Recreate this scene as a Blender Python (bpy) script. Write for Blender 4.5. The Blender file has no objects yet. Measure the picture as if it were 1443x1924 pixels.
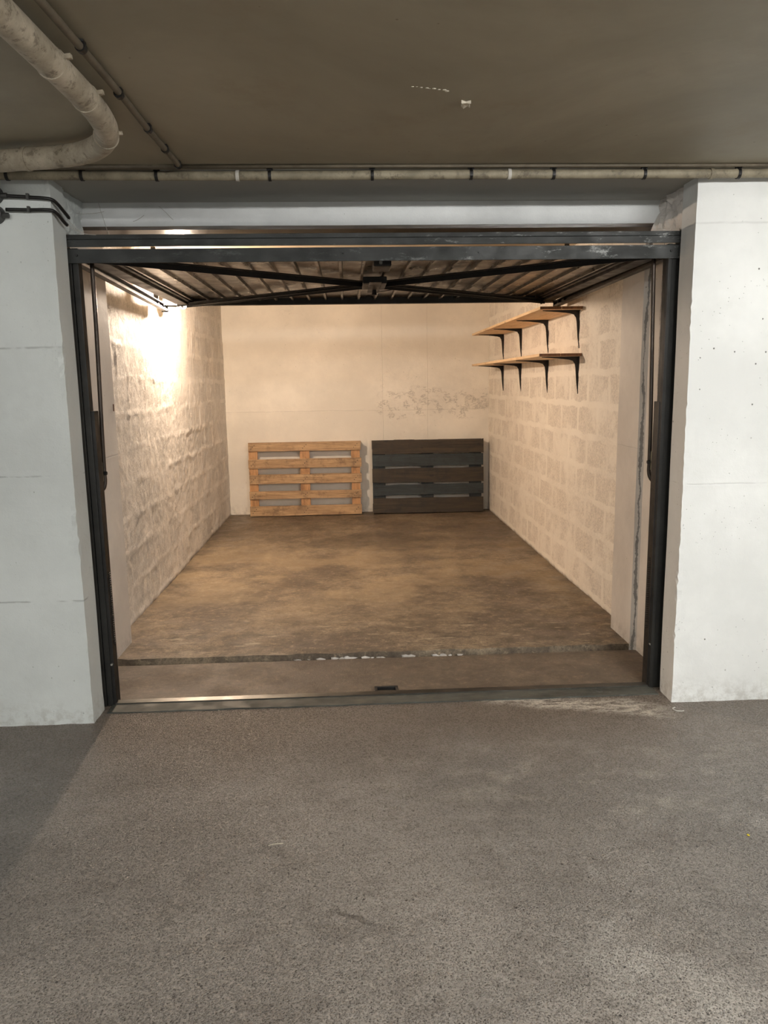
import bpy, bmesh, math, random
from mathutils import Vector, Matrix, noise
random.seed(7)
PI = math.pi
C = bpy.context.scene.collection
sc = bpy.context.scene

# ------------------------------------------------------------------ camera
cam_d = bpy.data.cameras.new('camera'); cam = bpy.data.objects.new('camera', cam_d); C.objects.link(cam)
sc.camera = cam
def cam_rot(yaw, pitch, roll):
    B = Matrix(((1,0,0),(0,0,-1),(0,1,0)))
    c, s = math.cos(yaw), math.sin(yaw); Ry = Matrix(((c,-s,0),(s,c,0),(0,0,1)))
    c, s = math.cos(pitch), math.sin(pitch); Rp = Matrix(((1,0,0),(0,c,-s),(0,s,c)))
    c, s = math.cos(roll), math.sin(roll); Rr = Matrix(((c,-s,0),(s,c,0),(0,0,1)))
    return Rr @ Rp @ B @ Ry
M = cam_rot(math.radians(2.64), math.radians(9.61), math.radians(-.895))
r, d, f = M[0], M[1], M[2]
m3 = Matrix(((r[0], -d[0], -f[0]), (r[1], -d[1], -f[1]), (r[2], -d[2], -f[2])))
cam.matrix_world = Matrix.Translation((0, 0, 1.38)) @ m3.to_4x4()
cam_d.sensor_fit = 'VERTICAL'; cam_d.sensor_height = 24.0; cam_d.lens = 24.0 * 1424 / 1924
cam_d.clip_start = .02; cam_d.clip_end = 60

# ------------------------------------------------------------------ world, exposure, lamp strengths
w = bpy.data.worlds.new('world'); sc.world = w; w.use_nodes = True
w.node_tree.nodes['Background'].inputs[0].default_value = (1.0, .96, .91, 1)
w.node_tree.nodes['Background'].inputs[1].default_value = .38
sc.view_settings.view_transform = 'Standard'; sc.view_settings.look = 'None'
sc.view_settings.exposure = 0.0; sc.view_settings.gamma = 1.0
BULB_STRENGTH = 4600.0; BULB_COLOR = (1.0, .785, .60)
BULB_POS = (-1.125, 5.5, 1.942)
TUBE_STRENGTH = 178.0; TUBE_COLOR = (1.0, .985, .95)
TUBES = [(1.75, .55), (-1.2, -1.9), (1.6, -3.6)]     # ceiling battens of the parking aisle behind the photographer

# ------------------------------------------------------------------ node helpers
def hexlin(r, g, b):
    def q(c):
        c /= 255.0
        return c / 12.92 if c <= .04045 else ((c + .055) / 1.055) ** 2.4
    return (q(r), q(g), q(b), 1)

class N:
    """small helper around one node tree"""
    def __init__(s, name):
        s.m = bpy.data.materials.new(name); s.m.use_nodes = True
        s.t = s.m.node_tree; s.b = s.t.nodes['Principled BSDF']
        s.co = s.t.nodes.new('ShaderNodeTexCoord').outputs['Object']
        sp = s.t.nodes.new('ShaderNodeSeparateXYZ'); s.link(s.co, sp.inputs[0])
        s.x, s.y, s.z = sp.outputs
    def link(s, a, b): s.t.links.new(a, b)
    def put(s, inp, v):
        if hasattr(v, 'is_output') or isinstance(v, bpy.types.NodeSocket): s.link(v, inp)
        else: inp.default_value = v
    def math(s, op, a, b=0.0, c=0.0, clamp=False):
        n = s.t.nodes.new('ShaderNodeMath'); n.operation = op; n.use_clamp = clamp
        s.put(n.inputs[0], a); s.put(n.inputs[1], b); s.put(n.inputs[2], c)
        return n.outputs[0]
    def add(s, a, b): return s.math('ADD', a, b)
    def mul(s, a, b, clamp=False): return s.math('MULTIPLY', a, b, clamp=clamp)
    def sub(s, a, b): return s.math('SUBTRACT', a, b)
    def vec(s, x, y, z):
        n = s.t.nodes.new('ShaderNodeCombineXYZ')
        for i, v in enumerate((x, y, z)): s.put(n.inputs[i], v)
        return n.outputs[0]
    def scale(s, v, k):
        n = s.t.nodes.new('ShaderNodeMapping'); s.link(v, n.inputs[0]); n.inputs['Scale'].default_value = k
        return n.outputs[0]
    def noise(s, scale, detail=4, rough=.55, v=None, dist=0.0):
        n = s.t.nodes.new('ShaderNodeTexNoise'); s.link(v or s.co, n.inputs['Vector'])
        n.inputs['Scale'].default_value = scale; n.inputs['Detail'].default_value = detail
        n.inputs['Roughness'].default_value = rough; n.inputs['Distortion'].default_value = dist
        return n.outputs['Fac']
    def voro(s, scale, v=None, feature='F1', out='Distance', rnd=1.0):
        n = s.t.nodes.new('ShaderNodeTexVoronoi'); n.feature = feature; s.link(v or s.co, n.inputs['Vector'])
        n.inputs['Scale'].default_value = scale; n.inputs['Randomness'].default_value = rnd
        return n.outputs[out]
    def ramp(s, v, a, b, lo=0.0, hi=1.0):
        n = s.t.nodes.new('ShaderNodeMapRange'); n.interpolation_type = 'SMOOTHSTEP'
        s.put(n.inputs[0], v); s.put(n.inputs[1], a); s.put(n.inputs[2], b); s.put(n.inputs[3], lo); s.put(n.inputs[4], hi)
        return n.outputs[0]
    def mix(s, fac, a, b):
        n = s.t.nodes.new('ShaderNodeMix'); n.data_type = 'RGBA'
        s.put(n.inputs[0], fac); s.put(n.inputs[6], a); s.put(n.inputs[7], b)
        return n.outputs[2]
    def box(s, v, a, b, e):
        """1 inside a..b, soft edge e"""
        return s.mul(s.ramp(v, a - e, a + e), s.ramp(v, b - e, b + e, 1.0, 0.0))
    def bump(s, h, dist, strength=1.0, prev=None):
        n = s.t.nodes.new('ShaderNodeBump'); n.inputs['Strength'].default_value = strength
        n.inputs['Distance'].default_value = dist; s.link(h, n.inputs['Height'])
        if prev: s.link(prev, n.inputs['Normal'])
        return n.outputs[0]
    def done(s, col, rough, normal=None, metal=0.0, spec=.5):
        s.put(s.b.inputs['Base Color'], col); s.put(s.b.inputs['Roughness'], rough); s.put(s.b.inputs['Metallic'], metal)
        s.b.inputs['Specular IOR Level'].default_value = spec
        if normal is not None: s.link(normal, s.b.inputs['Normal'])
        return s.m

M_ = {}
# -------- painted concrete (facade, columns, back wall)
def painted(name, base, joints=(), jx=(), jy=(), pits=.5, blot=.08, crack=None, jk=1.0):
    n = N(name)
    big = n.noise(1.3, 5, .6); fine = n.noise(160, 3, .6); mid = n.noise(14, 6, .65)
    col = n.mix(n.ramp(big, .35, .7), hexlin(*[c * (1 - blot) for c in base]), hexlin(*base))
    col = n.mix(n.mul(n.ramp(n.noise(5, 6, .7), .5, .75), .35), col, hexlin(*[c * .9 for c in base]))
    # small pits with dark bottoms
    vd = n.voro(17, rnd=1.0); pm = n.mul(n.ramp(vd, .035, .075, 1, 0), n.ramp(n.noise(2.2, 2), .47, .55))
    vd2 = n.voro(55); pm2 = n.mul(n.ramp(vd2, .05, .12, 1, 0), n.ramp(n.noise(3.3, 3), .5, .56))
    pit = n.math('MAXIMUM', pm, n.mul(pm2, .7)); pit = n.mul(pit, pits)
    # hair scratches
    wv = n.scale(n.co, (1, 1, 1)); sn = n.noise(3.2, 5, .6, dist=1.6)
    scr = n.mul(n.ramp(n.math('ABSOLUTE', n.sub(sn, .5)), .0, .0035, 1, 0), n.ramp(n.noise(1.7, 2), .55, .68))
    col = n.mix(n.mul(scr, .35), col, hexlin(*[c * .62 for c in base]))
    # formwork joints
    h = n.add(n.mul(mid, .6), n.mul(fine, .12))
    warp = n.mul(n.sub(n.noise(9, 4), .5), .012)
    for z in joints:
        dz = n.math('ABSOLUTE', n.add(n.sub(n.z, z), warp))
        ln = n.mul(n.ramp(dz, .001, .005, 1, 0), n.ramp(n.noise(6, 3, .7, v=n.scale(n.co, (1, 1, .1))), .36, .5))
        wd = n.ramp(dz, .004, .03, 1, 0)
        col = n.mix(n.mul(ln, .55 * jk), col, hexlin(*[c * .6 for c in base]))
        h = n.sub(h, n.mul(ln, 1.1 * jk)); h = n.add(h, n.mul(wd, .25))
    for xx in jx:
        dx = n.math('ABSOLUTE', n.add(n.sub(n.x, xx), warp)); ln = n.ramp(dx, .001, .006, 1, 0)
        col = n.mix(n.mul(ln, .22 * jk), col, hexlin(*[c * .7 for c in base])); h = n.add(h, n.mul(ln, .5))
    for yy, wd_ in jy:
        wob = n.mul(n.sub(n.noise(2.2, 6, .7, v=n.vec(0.0, yy, n.z)), .5), .05)
        wid = n.ramp(n.noise(5, 5, .8, v=n.vec(3.0, yy, n.z)), .35, .7, .1 * wd_, wd_)
        dy = n.math('ABSOLUTE', n.add(n.sub(n.y, yy), wob)); ln = n.math('LESS_THAN', dy, wid)
        col = n.mix(n.mul(ln, .8), col, n.mix(n.noise(40, 4), hexlin(66, 64, 62), hexlin(150, 148, 146))); h = n.sub(h, n.mul(ln, 1.5))
    col = n.mix(pit, col, hexlin(72, 68, 64)); h = n.sub(h, n.mul(pit, 2.0))
    # grime at the foot
    ft = n.mul(n.ramp(n.z, .0, .14, 1, 0), n.ramp(n.noise(22, 6, .75), .42, .62))
    col = n.mix(n.mul(ft, .35), col, hexlin(128, 120, 104))
    if crack:
        x0, x1, zc, hw = crack
        zz = n.add(n.sub(n.z, zc), n.mul(n.sub(n.noise(2.5, 3), .5), .22))
        m = n.mul(n.box(n.x, x0, x1, .12), n.ramp(n.math('ABSOLUTE', zz), hw * .2, hw, 1, 0))
        cr = n.noise(17, 9, .8, v=n.scale(n.co, (1, 1, 2.6)), dist=.5)
        cm = n.mul(n.ramp(n.math('ABSOLUTE', n.sub(cr, .53)), .0015, .011, 1, 0), n.ramp(n.noise(13, 3), .49, .54))
        cm = n.mul(cm, n.ramp(m, .15, .6))
        col = n.mix(n.mul(cm, .95), col, hexlin(48, 38, 28)); h = n.sub(h, n.mul(cm, 1.6))
        h = n.add(h, n.mul(n.mul(m, cr), 1.5))
    bp = n.bump(h, .006, .55)
    return n.done(col, .62, bp, spec=.35)

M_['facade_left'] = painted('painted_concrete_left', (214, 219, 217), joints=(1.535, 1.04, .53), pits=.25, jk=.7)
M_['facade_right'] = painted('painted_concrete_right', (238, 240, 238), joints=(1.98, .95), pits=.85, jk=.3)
M_['column'] = painted('painted_column', (236, 230, 223), joints=(1.04,), pits=.35, blot=.10, jk=.3)
M_['column_right'] = painted('painted_column_right', (232, 226, 218), joints=(1.04,), pits=.5, blot=.12, jy=((3.70, .009), (3.56, .006)), jk=.3)
M_['reveal'] = M_['facade_left']
M_['back'] = painted('painted_back_wall', (244, 236, 222), joints=(1.1,), jx=(.38, .86), pits=.3, crack=(.35, 1.7, 1.17, .2), jk=.35)
M_['header'] = painted('header_paint', (236, 238, 238), pits=.15, blot=.14)

def soffit_mat():
    n = N('grey_soffit_paint')
    col = n.mix(n.noise(1.5, 5), hexlin(160, 158, 150), hexlin(182, 180, 172))
    return n.done(col, .8, n.bump(n.noise(40, 4), .002, .3))
M_['soffit'] = soffit_mat()

def ceiling_mat():
    n = N('brown_ceiling_paint')
    big = n.noise(.9, 6, .65, dist=.5)
    col = n.mix(n.ramp(big, .35, .68), hexlin(146, 138, 120), hexlin(164, 156, 137))
    col = n.mix(n.mul(n.ramp(n.noise(2.6, 7, .7), .52, .75), .5), col, hexlin(140, 126, 104))
    pit = n.ramp(n.voro(9), .02, .04, 1, 0)
    col = n.mix(n.mul(pit, .5), col, hexlin(70, 60, 46))
    sn = n.noise(2.1, 4, .6, dist=2.0)
    scr = n.mul(n.ramp(n.math('ABSOLUTE', n.sub(sn, .5)), .0, .002, 1, 0), n.ramp(n.noise(1.1, 2), .56, .66))
    col = n.mix(n.mul(scr, .4), col, hexlin(176, 164, 140))
    return n.done(col, .55, n.bump(n.add(n.noise(2.2, 4), n.mul(n.noise(90, 3), .06)), .01, .35), spec=.4)
M_['ceiling'] = ceiling_mat()

def garage_ceiling_mat():
    n = N('garage_ceiling_paint')
    col = n.mix(n.noise(3, 5), hexlin(176, 158, 132), hexlin(205, 188, 160))
    return n.done(col, .6, n.bump(n.noise(12, 5), .006, .4))
M_['garage_ceiling'] = garage_ceiling_mat()

def block_mat(name, block, mortar, rgh, bd=.006, jm=.5, plaster=0.0):
    n = N(name)
    wp = n.t.nodes.new('ShaderNodeTexNoise'); n.link(n.co, wp.inputs['Vector']); wp.inputs['Scale'].default_value = 5.5; wp.inputs['Detail'].default_value = 4
    sx = n.t.nodes.new('ShaderNodeSeparateXYZ'); n.link(wp.outputs['Color'], sx.inputs[0])
    wq = n.t.nodes.new('ShaderNodeTexNoise'); n.link(n.co, wq.inputs['Vector']); wq.inputs['Scale'].default_value = 26; wq.inputs['Detail'].default_value = 4; wq.inputs['Roughness'].default_value = .7
    sq = n.t.nodes.new('ShaderNodeSeparateXYZ'); n.link(wq.outputs['Color'], sq.inputs[0])
    u = n.add(n.add(n.add(n.y, .09), n.mul(n.sub(sx.outputs[0], .5), .06)), n.mul(n.sub(sq.outputs[0], .5), .03))
    v = n.add(n.add(n.sub(n.z, .03), n.mul(n.sub(sx.outputs[1], .5), .06)), n.mul(n.sub(sq.outputs[1], .5), .035))
    br = n.t.nodes.new('ShaderNodeTexBrick'); n.link(n.vec(u, v, 0.0), br.inputs['Vector'])
    br.offset = .5; br.inputs['Scale'].default_value = 1; br.inputs['Brick Width'].default_value = .39
    br.inputs['Row Height'].default_value = .2; br.inputs['Mortar Size'].default_value = .024; br.inputs['Mortar Smooth'].default_value = .25
    br.inputs['Color1'].default_value = (.2, .2, .2, 1); br.inputs['Color2'].default_value = (.8, .8, .8, 1)
    mort = br.outputs['Fac']
    var = n.noise(2.3, 3)
    bc = n.mix(n.ramp(n.noise(85, 3, .7), .42, .6), hexlin(*[c * .90 for c in block]), hexlin(*block))
    vis = n.mul(mort, n.ramp(n.noise(1.6, 3), .35, .6, jm, 1.0))
    smear = n.mul(n.ramp(n.noise(3.1, 8, .75), .44, .60), .8)
    cov = n.math('MAXIMUM', vis, smear)
    col = n.mix(cov, bc, hexlin(*mortar))
    pit = n.mul(n.ramp(n.voro(48), .05, .13, 1, 0), n.mul(n.ramp(n.noise(4, 4), .52, .6), n.sub(1.0, n.mul(cov, .6))))
    col = n.mix(n.mul(pit, .5), col, hexlin(110, 96, 82))
    ft = n.mul(n.ramp(n.add(n.z, n.mul(n.noise(9, 3), .04)), .015, .05, 1, 0), .8)
    col = n.mix(ft, col, hexlin(110, 94, 76))
    h = n.add(n.mul(n.noise(95, 3, .7), n.sub(1.0, n.mul(cov, .7))), n.mul(n.noise(24, 6, .7), .9))
    h = n.add(h, n.mul(cov, .55)); h = n.sub(h, n.mul(pit, .8))
    if plaster:
        pv = n.noise(16, 9, .72, v=n.scale(n.co, (1, 1.5, .8)), dist=1.3)
        rid = n.ramp(n.math('ABSOLUTE', n.sub(pv, .5)), .0, .05, 1, 0)
        rid = n.mul(rid, n.ramp(n.noise(3.3, 4), .42, .6)); h = n.add(h, n.mul(rid, plaster)); h = n.add(h, n.mul(pv, plaster * 1.4))
        col = n.mix(n.mul(rid, .25), col, hexlin(250, 244, 234))
    return n.done(col, rgh, n.bump(h, bd, .6), spec=.4)
M_['block_right'] = block_mat('painted_block_right', (238, 229, 216), (246, 239, 227), .6)
M_['block_left'] = block_mat('painted_block_left', (232, 226, 218), (240, 234, 226), .6, .0085, .45, 1.5)

# -------- floors
def floor_mat(name, inside):
    n = N(name)
    dn = n.t.nodes.new('ShaderNodeTexNoise'); n.link(n.co, dn.inputs['Vector']); dn.inputs['Scale'].default_value = 170; dn.inputs['Detail'].default_value = 3
    vm = n.t.nodes.new('ShaderNodeVectorMath'); vm.operation = 'MULTIPLY_ADD'; n.link(dn.outputs['Color'], vm.inputs[0]); vm.inputs[1].default_value = (.009, .009, .009); n.link(n.co, vm.inputs[2])
    wc = vm.outputs[0]
    agg = n.voro(210, v=wc, out='Distance'); cell = n.voro(210, v=wc, out='Color')
    cs = n.t.nodes.new('ShaderNodeSeparateXYZ'); n.link(cell, cs.inputs[0])
    st = n.scale(n.co, (1, 1.5, 1))
    big = n.noise(1.5, 8, .68, dist=.2); mid = n.noise(7 if inside else 6, 9, .78, v=st, dist=.2); fine = n.noise(190, 3, .7)
    if inside:
        col = n.mix(n.ramp(big, .36, .66), hexlin(100, 88, 75), hexlin(150, 134, 112))
        col = n.mix(n.mul(n.ramp(mid, .47, .62), .7), col, hexlin(88, 77, 65))
        col = n.mix(n.mul(n.ramp(n.noise(3.2, 7, .75, v=st), .58, .72), .6), col, hexlin(172, 154, 128))
        col = n.mix(n.mul(n.ramp(n.noise(70, 4, .8), .52, .64), .5), col, hexlin(76, 66, 56))
        g1 = n.noise(26, 7, .8); g2 = n.noise(95, 4, .8)
        col = n.mix(n.mul(n.ramp(g1, .5, .62), .55), col, hexlin(74, 64, 53))
        col = n.mix(n.mul(n.ramp(g1, .36, .46, 1, 0), .5), col, hexlin(186, 168, 140))
        col = n.mix(n.mul(n.ramp(g2, .52, .62), .45), col, hexlin(70, 60, 50))
        # chalky scuffs along the lip
        band = n.box(n.y, 3.72, 4.25, .12)
        sc_ = n.ramp(n.noise(7, 7, .75, v=n.scale(n.co, (.55, 2.4, 1))), .57, .66)
        col = n.mix(n.mul(n.mul(band, sc_), .65), col, hexlin(196, 182, 156))
        # darker oily patch in front of the pallets
        px = n.math('POWER', n.math('DIVIDE', n.sub(n.x, .25), .62), 2.0); py = n.math('POWER', n.math('DIVIDE', n.sub(n.y, 6.6), .42), 2.0)
        oil = n.ramp(n.add(n.add(px, py), n.mul(n.noise(4, 4), .9)), .7, 1.7, 1, 0)
        col = n.mix(n.mul(oil, .45), col, hexlin(66, 56, 44))
        # dirt along walls
        ed = n.math('MAXIMUM', n.ramp(n.x, 1.25, 1.52), n.ramp(n.x, -1.28, -1.1, 1, 0))
        col = n.mix(n.mul(n.mul(ed, n.ramp(mid, .35, .6)), .6), col, hexlin(74, 62, 49))
        col = n.mix(n.ramp(n.y, 3.68, 3.72, .55, 0.0), col, hexlin(92, 82, 72))
        tan = n.mul(n.ramp(n.noise(1.6, 5, .6), .42, .6), n.box(n.y, 4.4, 6.4, .5)); col = n.mix(n.mul(tan, .35), col, hexlin(176, 156, 124))  # pale patch: lamp's glossy reflection and dust, both put into the colour
        h = n.add(n.mul(mid, .8), n.mul(fine, .5)); h = n.add(h, n.mul(n.noise(38, 5, .8), .55))
        rough = n.ramp(n.noise(5, 5), .35, .65, .42, .66)
        return n.done(col, rough, n.bump(h, .006, .6), spec=.5)
    col = n.mix(n.ramp(n.noise(.8, 5, .6), .36, .64), hexlin(120, 115, 109), hexlin(150, 144, 137))
    col = n.mix(n.mul(n.ramp(mid, .48, .62), .45), col, hexlin(102, 95, 88))
    pale = n.mul(n.ramp(n.noise(2.1, 7, .72, dist=.4), .52, .66), n.ramp(n.x, -.6, .8, .25, 1.0))
    col = n.mix(n.mul(pale, .45), col, hexlin(174, 170, 163))
    # aggregate: darker and lighter grains
    far = n.ramp(n.y, 1.2, 2.9, 1.0, .45)
    dk = n.mul(n.ramp(cs.outputs[0], .74, .80), n.ramp(agg, .35, .55, 1, 0))
    lt = n.mul(n.ramp(cs.outputs[1], .80, .85), n.ramp(agg, .3, .5, 1, 0))
    col = n.mix(n.mul(n.ramp(n.noise(120, 5, .85), .5, .62), .45), col, hexlin(84, 79, 75))
    col = n.mix(n.mul(n.mul(dk, far), .75), col, hexlin(66, 62, 59))
    col = n.mix(n.mul(n.mul(lt, far), .5), col, hexlin(182, 178, 170))
    v2 = n.voro(52, v=wc); c2 = n.voro(52, v=wc, out='Color'); s2 = n.t.nodes.new('ShaderNodeSeparateXYZ'); n.link(c2, s2.inputs[0])
    pk = n.mul(n.ramp(v2, .10, .22, 1, 0), n.ramp(s2.outputs[0], .86, .88))
    col = n.mix(n.mul(pk, .85), col, hexlin(38, 35, 33))
    # brown dirt near the threshold
    nt = n.ramp(n.add(n.y, n.mul(n.noise(3, 4), .35)), 2.55, 3.2)
    col = n.mix(n.mul(nt, .62), col, hexlin(108, 94, 80))
    # pale paint and lime scuffs, right of the slot
    yy = n.add(n.y, n.mul(n.sub(n.x, .95), .27)); yy = n.add(yy, n.mul(n.sub(n.noise(6, 3), .5), .12))
    sp = n.mul(n.box(n.x, .55, 1.3, .1), n.ramp(n.math('ABSOLUTE', n.sub(yy, 3.06)), .03, .10, 1, 0))
    spn = n.mul(sp, n.ramp(n.noise(26, 7, .8, v=n.scale(n.co, (.6, 1.6, 1))), .42, .56))
    col = n.mix(n.mul(spn, 1.0), col, hexlin(206, 198, 184))
    lime = n.mul(n.box(n.x, .1, 1.5, .35), n.box(n.y, 2.2, 2.75, .22))
    lm = n.mul(lime, n.ramp(n.noise(5.5, 8, .75, v=st), .5, .66))
    col = n.mix(n.mul(lm, .6), col, hexlin(170, 164, 152))
    # two dark drags left by something scraped across the floor
    for (x0, y0, hx) in ((-.02, 1.79, .05), (-1.02, 1.42, .16)):
        dd = n.math('ABSOLUTE', n.add(n.sub(n.y, y0), n.add(n.mul(n.sub(n.x, x0), .55), n.mul(n.sub(n.noise(22, 3), .5), .05))))
        mk = n.mul(n.ramp(dd, .004, .014, 1, 0), n.box(n.x, x0 - hx, x0 + hx, .02))
        col = n.mix(n.mul(mk, .6), col, hexlin(60, 54, 48))
    h = n.add(n.mul(n.ramp(agg, .1, .6, 1, 0), .8), n.mul(fine, .4)); h = n.add(h, n.mul(n.noise(45, 4, .7), .8)); h = n.sub(h, n.mul(pk, .8))
    rough = n.ramp(cs.outputs[2], .0, 1.0, .20, .62)
    return n.done(col, rough, n.bump(h, .0055, .9), spec=.5)
M_['floor_out'] = floor_mat('aisle_floor', False)
M_['floor_in'] = floor_mat('garage_floor', True)

# -------- metals
def metal_mat(name, a, b, rough=(.35, .55), metallic=.55, wear=0.0, streak=(1, 1, 1), bump=.12):
    n = N(name)
    s = n.scale(n.co, streak)
    col = n.mix(n.ramp(n.noise(7, 6, .7, v=s), .36, .64), hexlin(*a), hexlin(*b))
    if wear:
        wm = n.mul(n.ramp(n.noise(26, 7, .8, v=s), .56, .66), wear)
        wm = n.mul(wm, n.ramp(n.x, -.4, .9, .12, 1.0))
        col = n.mix(wm, col, hexlin(150, 152, 150))
    rg = n.ramp(n.noise(12, 5), .3, .7, rough[0], rough[1])
    return n.done(col, rg, n.bump(n.noise(60, 4, v=s), .001, bump), metal=metallic)
M_['frame'] = metal_mat('dark_galvanised_frame', (22, 22, 21), (35, 35, 33), (.45, .65), .2, .0)
M_['beam'] = metal_mat('worn_grey_beam', (28, 30, 29), (44, 46, 45), (.5, .7), .15, .9, (.35, 1, 1.3))
M_['black'] = metal_mat('black_steel', (18, 17, 16), (30, 28, 26), (.45, .65), .2)
M_['stile'] = metal_mat('dark_stile', (24, 22, 20), (36, 33, 29), (.4, .6), .3)
M_['sheet'] = metal_mat('ribbed_sheet', (66, 62, 56), (112, 104, 93), (.26, .40), .8, .0, (1, .3, 1), .02)
M_['rail'] = metal_mat('guide_rail_steel', (50, 46, 41), (74, 68, 60), (.4, .55), .4)
M_['arm'] = metal_mat('brown_arm', (52, 44, 38), (70, 60, 52), (.35, .5), .5)
M_['zinc'] = metal_mat('zinc_sleeve', (120, 122, 106), (150, 150, 134), (.3, .45), .8)
M_['strip'] = metal_mat('scuffed_threshold', (84, 84, 80), (112, 110, 105), (.34, .42), .8, .25, (.4, 1, 1), .03)
M_['dirty_strip'] = metal_mat('dirty_threshold_flange', (58, 60, 56), (88, 90, 84), (.5, .75), .2, .5, (.35, 1.4, 1))
M_['bracket'] = metal_mat('bracket_steel', (36, 34, 33), (54, 52, 50), (.35, .5), .5)
M_['screw'] = metal_mat('bright_screw', (190, 190, 186), (225, 225, 220), (.2, .3), .9)
M_['rust'] = metal_mat('rust', (96, 62, 44), (128, 92, 72), (.6, .8), .1)

def plastic(name, rgb, rough=.5):
    n = N(name); return n.done(n.mix(n.noise(20, 4), hexlin(*[c * .9 for c in rgb]), hexlin(*rgb)), rough)
M_['clip'] = plastic('black_clip', (20, 19, 18), .45)
M_['cable'] = plastic('black_cable', (24, 23, 22), .4)
M_['boxgrey'] = plastic('junction_box_grey', (62, 62, 60), .55)
M_['white'] = plastic('white_plastic', (200, 196, 188), .45)
M_['chip'] = plastic('bare_plaster', (204, 196, 178), .9)
M_['web'] = plastic('cobweb', (172, 168, 160), .8)
M_['yellow'] = plastic('yellow_crumb', (206, 182, 40), .6)

def pipe_mat(name, a, b):
    n = N(name)
    st = n.noise(9, 6, .7)
    col = n.mix(n.ramp(st, .35, .66), hexlin(*a), hexlin(*b))
    col = n.mix(n.mul(n.ramp(n.noise(30, 6, .8), .52, .64), .65), col, hexlin(84, 74, 60))
    return n.done(col, .6, n.bump(n.noise(30, 5), .002, .5))
M_['pipe'] = pipe_mat('dusty_painted_conduit', (120, 112, 94), (152, 143, 122))
M_['thin_pipe'] = pipe_mat('brown_painted_conduit', (84, 76, 62), (104, 94, 78))
M_['big_pipe'] = pipe_mat('grey_beige_duct', (150, 140, 122), (184, 173, 154))

def wood(name, a, b, dark, axis='X', grain=1.0, knots=True, rough=.6):
    n = N(name)
    info = n.t.nodes.new('ShaderNodeObjectInfo')
    off = n.mul(info.outputs['Random'], 13.0)
    k = {'X': (.9, 14, 14), 'Y': (14, .9, 14), 'Z': (14, 14, .9)}[axis]
    mp = n.t.nodes.new('ShaderNodeMapping'); n.link(n.co, mp.inputs[0]); mp.inputs['Scale'].default_value = k
    n.link(n.vec(off, off, off), mp.inputs['Location'])
    g = n.noise(2.2, 6, .65, v=mp.outputs[0], dist=1.1)
    f_ = n.noise(9, 4, .6, v=mp.outputs[0])
    col = n.mix(n.ramp(g, .32, .68), hexlin(*a), hexlin(*b))
    col = n.mix(n.mul(n.ramp(f_, .5, .7), .45 * grain), col, hexlin(*dark))
    dirt = n.ramp(n.noise(6, 7, .75), .48, .66)
    col = n.mix(n.mul(dirt, .6), col, hexlin(*dark))
    if knots:
        mk = n.t.nodes.new('ShaderNodeMapping'); n.link(n.co, mk.inputs[0])
        mk.inputs['Scale'].default_value = {'X': (.55, 1, 1), 'Y': (1, .55, 1), 'Z': (1, 1, .55)}[axis]
        n.link(n.vec(off, off, off), mk.inputs['Location'])
        kn = n.ramp(n.voro(7, v=mk.outputs[0]), .05, .13, 1, 0)
        col = n.mix(n.mul(kn, .6), col, hexlin(*[c * .7 for c in dark]))
    return n.done(col, rough, n.bump(n.add(g, n.mul(f_, .5)), .002, .5))
M_['pal_light'] = wood('pine_pallet_board', (150, 118, 84), (192, 158, 116), (84, 60, 40))
M_['pal_light_v'] = wood('pine_pallet_crosspiece', (172, 126, 82), (196, 150, 102), (108, 74, 46), 'Z')
M_['pal_brown'] = wood('dark_brown_board', (44, 38, 30), (70, 58, 43), (26, 27, 27), rough=.7)
M_['pal_blue'] = wood('faded_blue_board', (36, 42, 44), (52, 60, 62), (26, 27, 27), rough=.7)
M_['pal_blue_v'] = wood('faded_blue_crosspiece', (30, 34, 36), (42, 48, 50), (22, 22, 22), 'Z', rough=.7)
M_['shelf'] = wood('pine_shelf_board', (226, 192, 148), (240, 212, 174), (186, 146, 104), 'Y', .7)
M_['shelf_end'] = wood('dark_end_grain', (112, 74, 44), (138, 94, 58), (72, 46, 28), 'Z', .7, False)
M_['trim_board'] = wood('brown_soffit_board', (50, 40, 29), (74, 58, 42), (30, 24, 18), 'X', .8, False, .28)

# ------------------------------------------------------------------ mesh helpers
def link(name, bm, mat, parent=None, smooth=False, bevel=0.0, mats=None):
    me = bpy.data.meshes.new(name); bm.normal_update(); bm.to_mesh(me); bm.free()
    for m in (mats or [mat]): me.materials.append(m)
    o = bpy.data.objects.new(name, me); C.objects.link(o)
    if smooth:
        for p in me.polygons: p.use_smooth = True
    if bevel:
        b = o.modifiers.new('bevel', 'BEVEL'); b.width = bevel; b.segments = 2; b.limit_method = 'ANGLE'
    if parent: o.parent = parent; o.matrix_parent_inverse = Matrix.Identity(4); o.location = -Vector(parent.get('base', (0, 0, 0))) if False else (0, 0, 0)
    return o
def thing(name, label, cat, loc=(0, 0, 0), group=None):
    o = bpy.data.objects.new(name, None); C.objects.link(o); o.location = loc; o.empty_display_size = .1
    o['label'] = label; o['category'] = cat
    if group: o['group'] = group
    return o
def tag(o, label, cat, group=None, kind=None):
    o['label'] = label; o['category'] = cat
    if group: o['group'] = group
    if kind: o['kind'] = kind
    return o
def part(name, bm, mat, root, **k):
    """geometry given in world coordinates; shifted to the root's frame"""
    sh = Vector(root.matrix_basis.translation) if root.parent is None else Vector(root['org'])
    bmesh.ops.translate(bm, verts=bm.verts, vec=-sh)
    o = link(name, bm, mat, **k); o.parent = root
    return o
def subpart(name, bm, mat, par, **k):
    root = par.parent; bmesh.ops.translate(bm, verts=bm.verts, vec=-Vector(root.location))
    o = link(name, bm, mat, **k); o.parent = par
    return o
def structure(o): o['kind'] = 'structure'; return o
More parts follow.
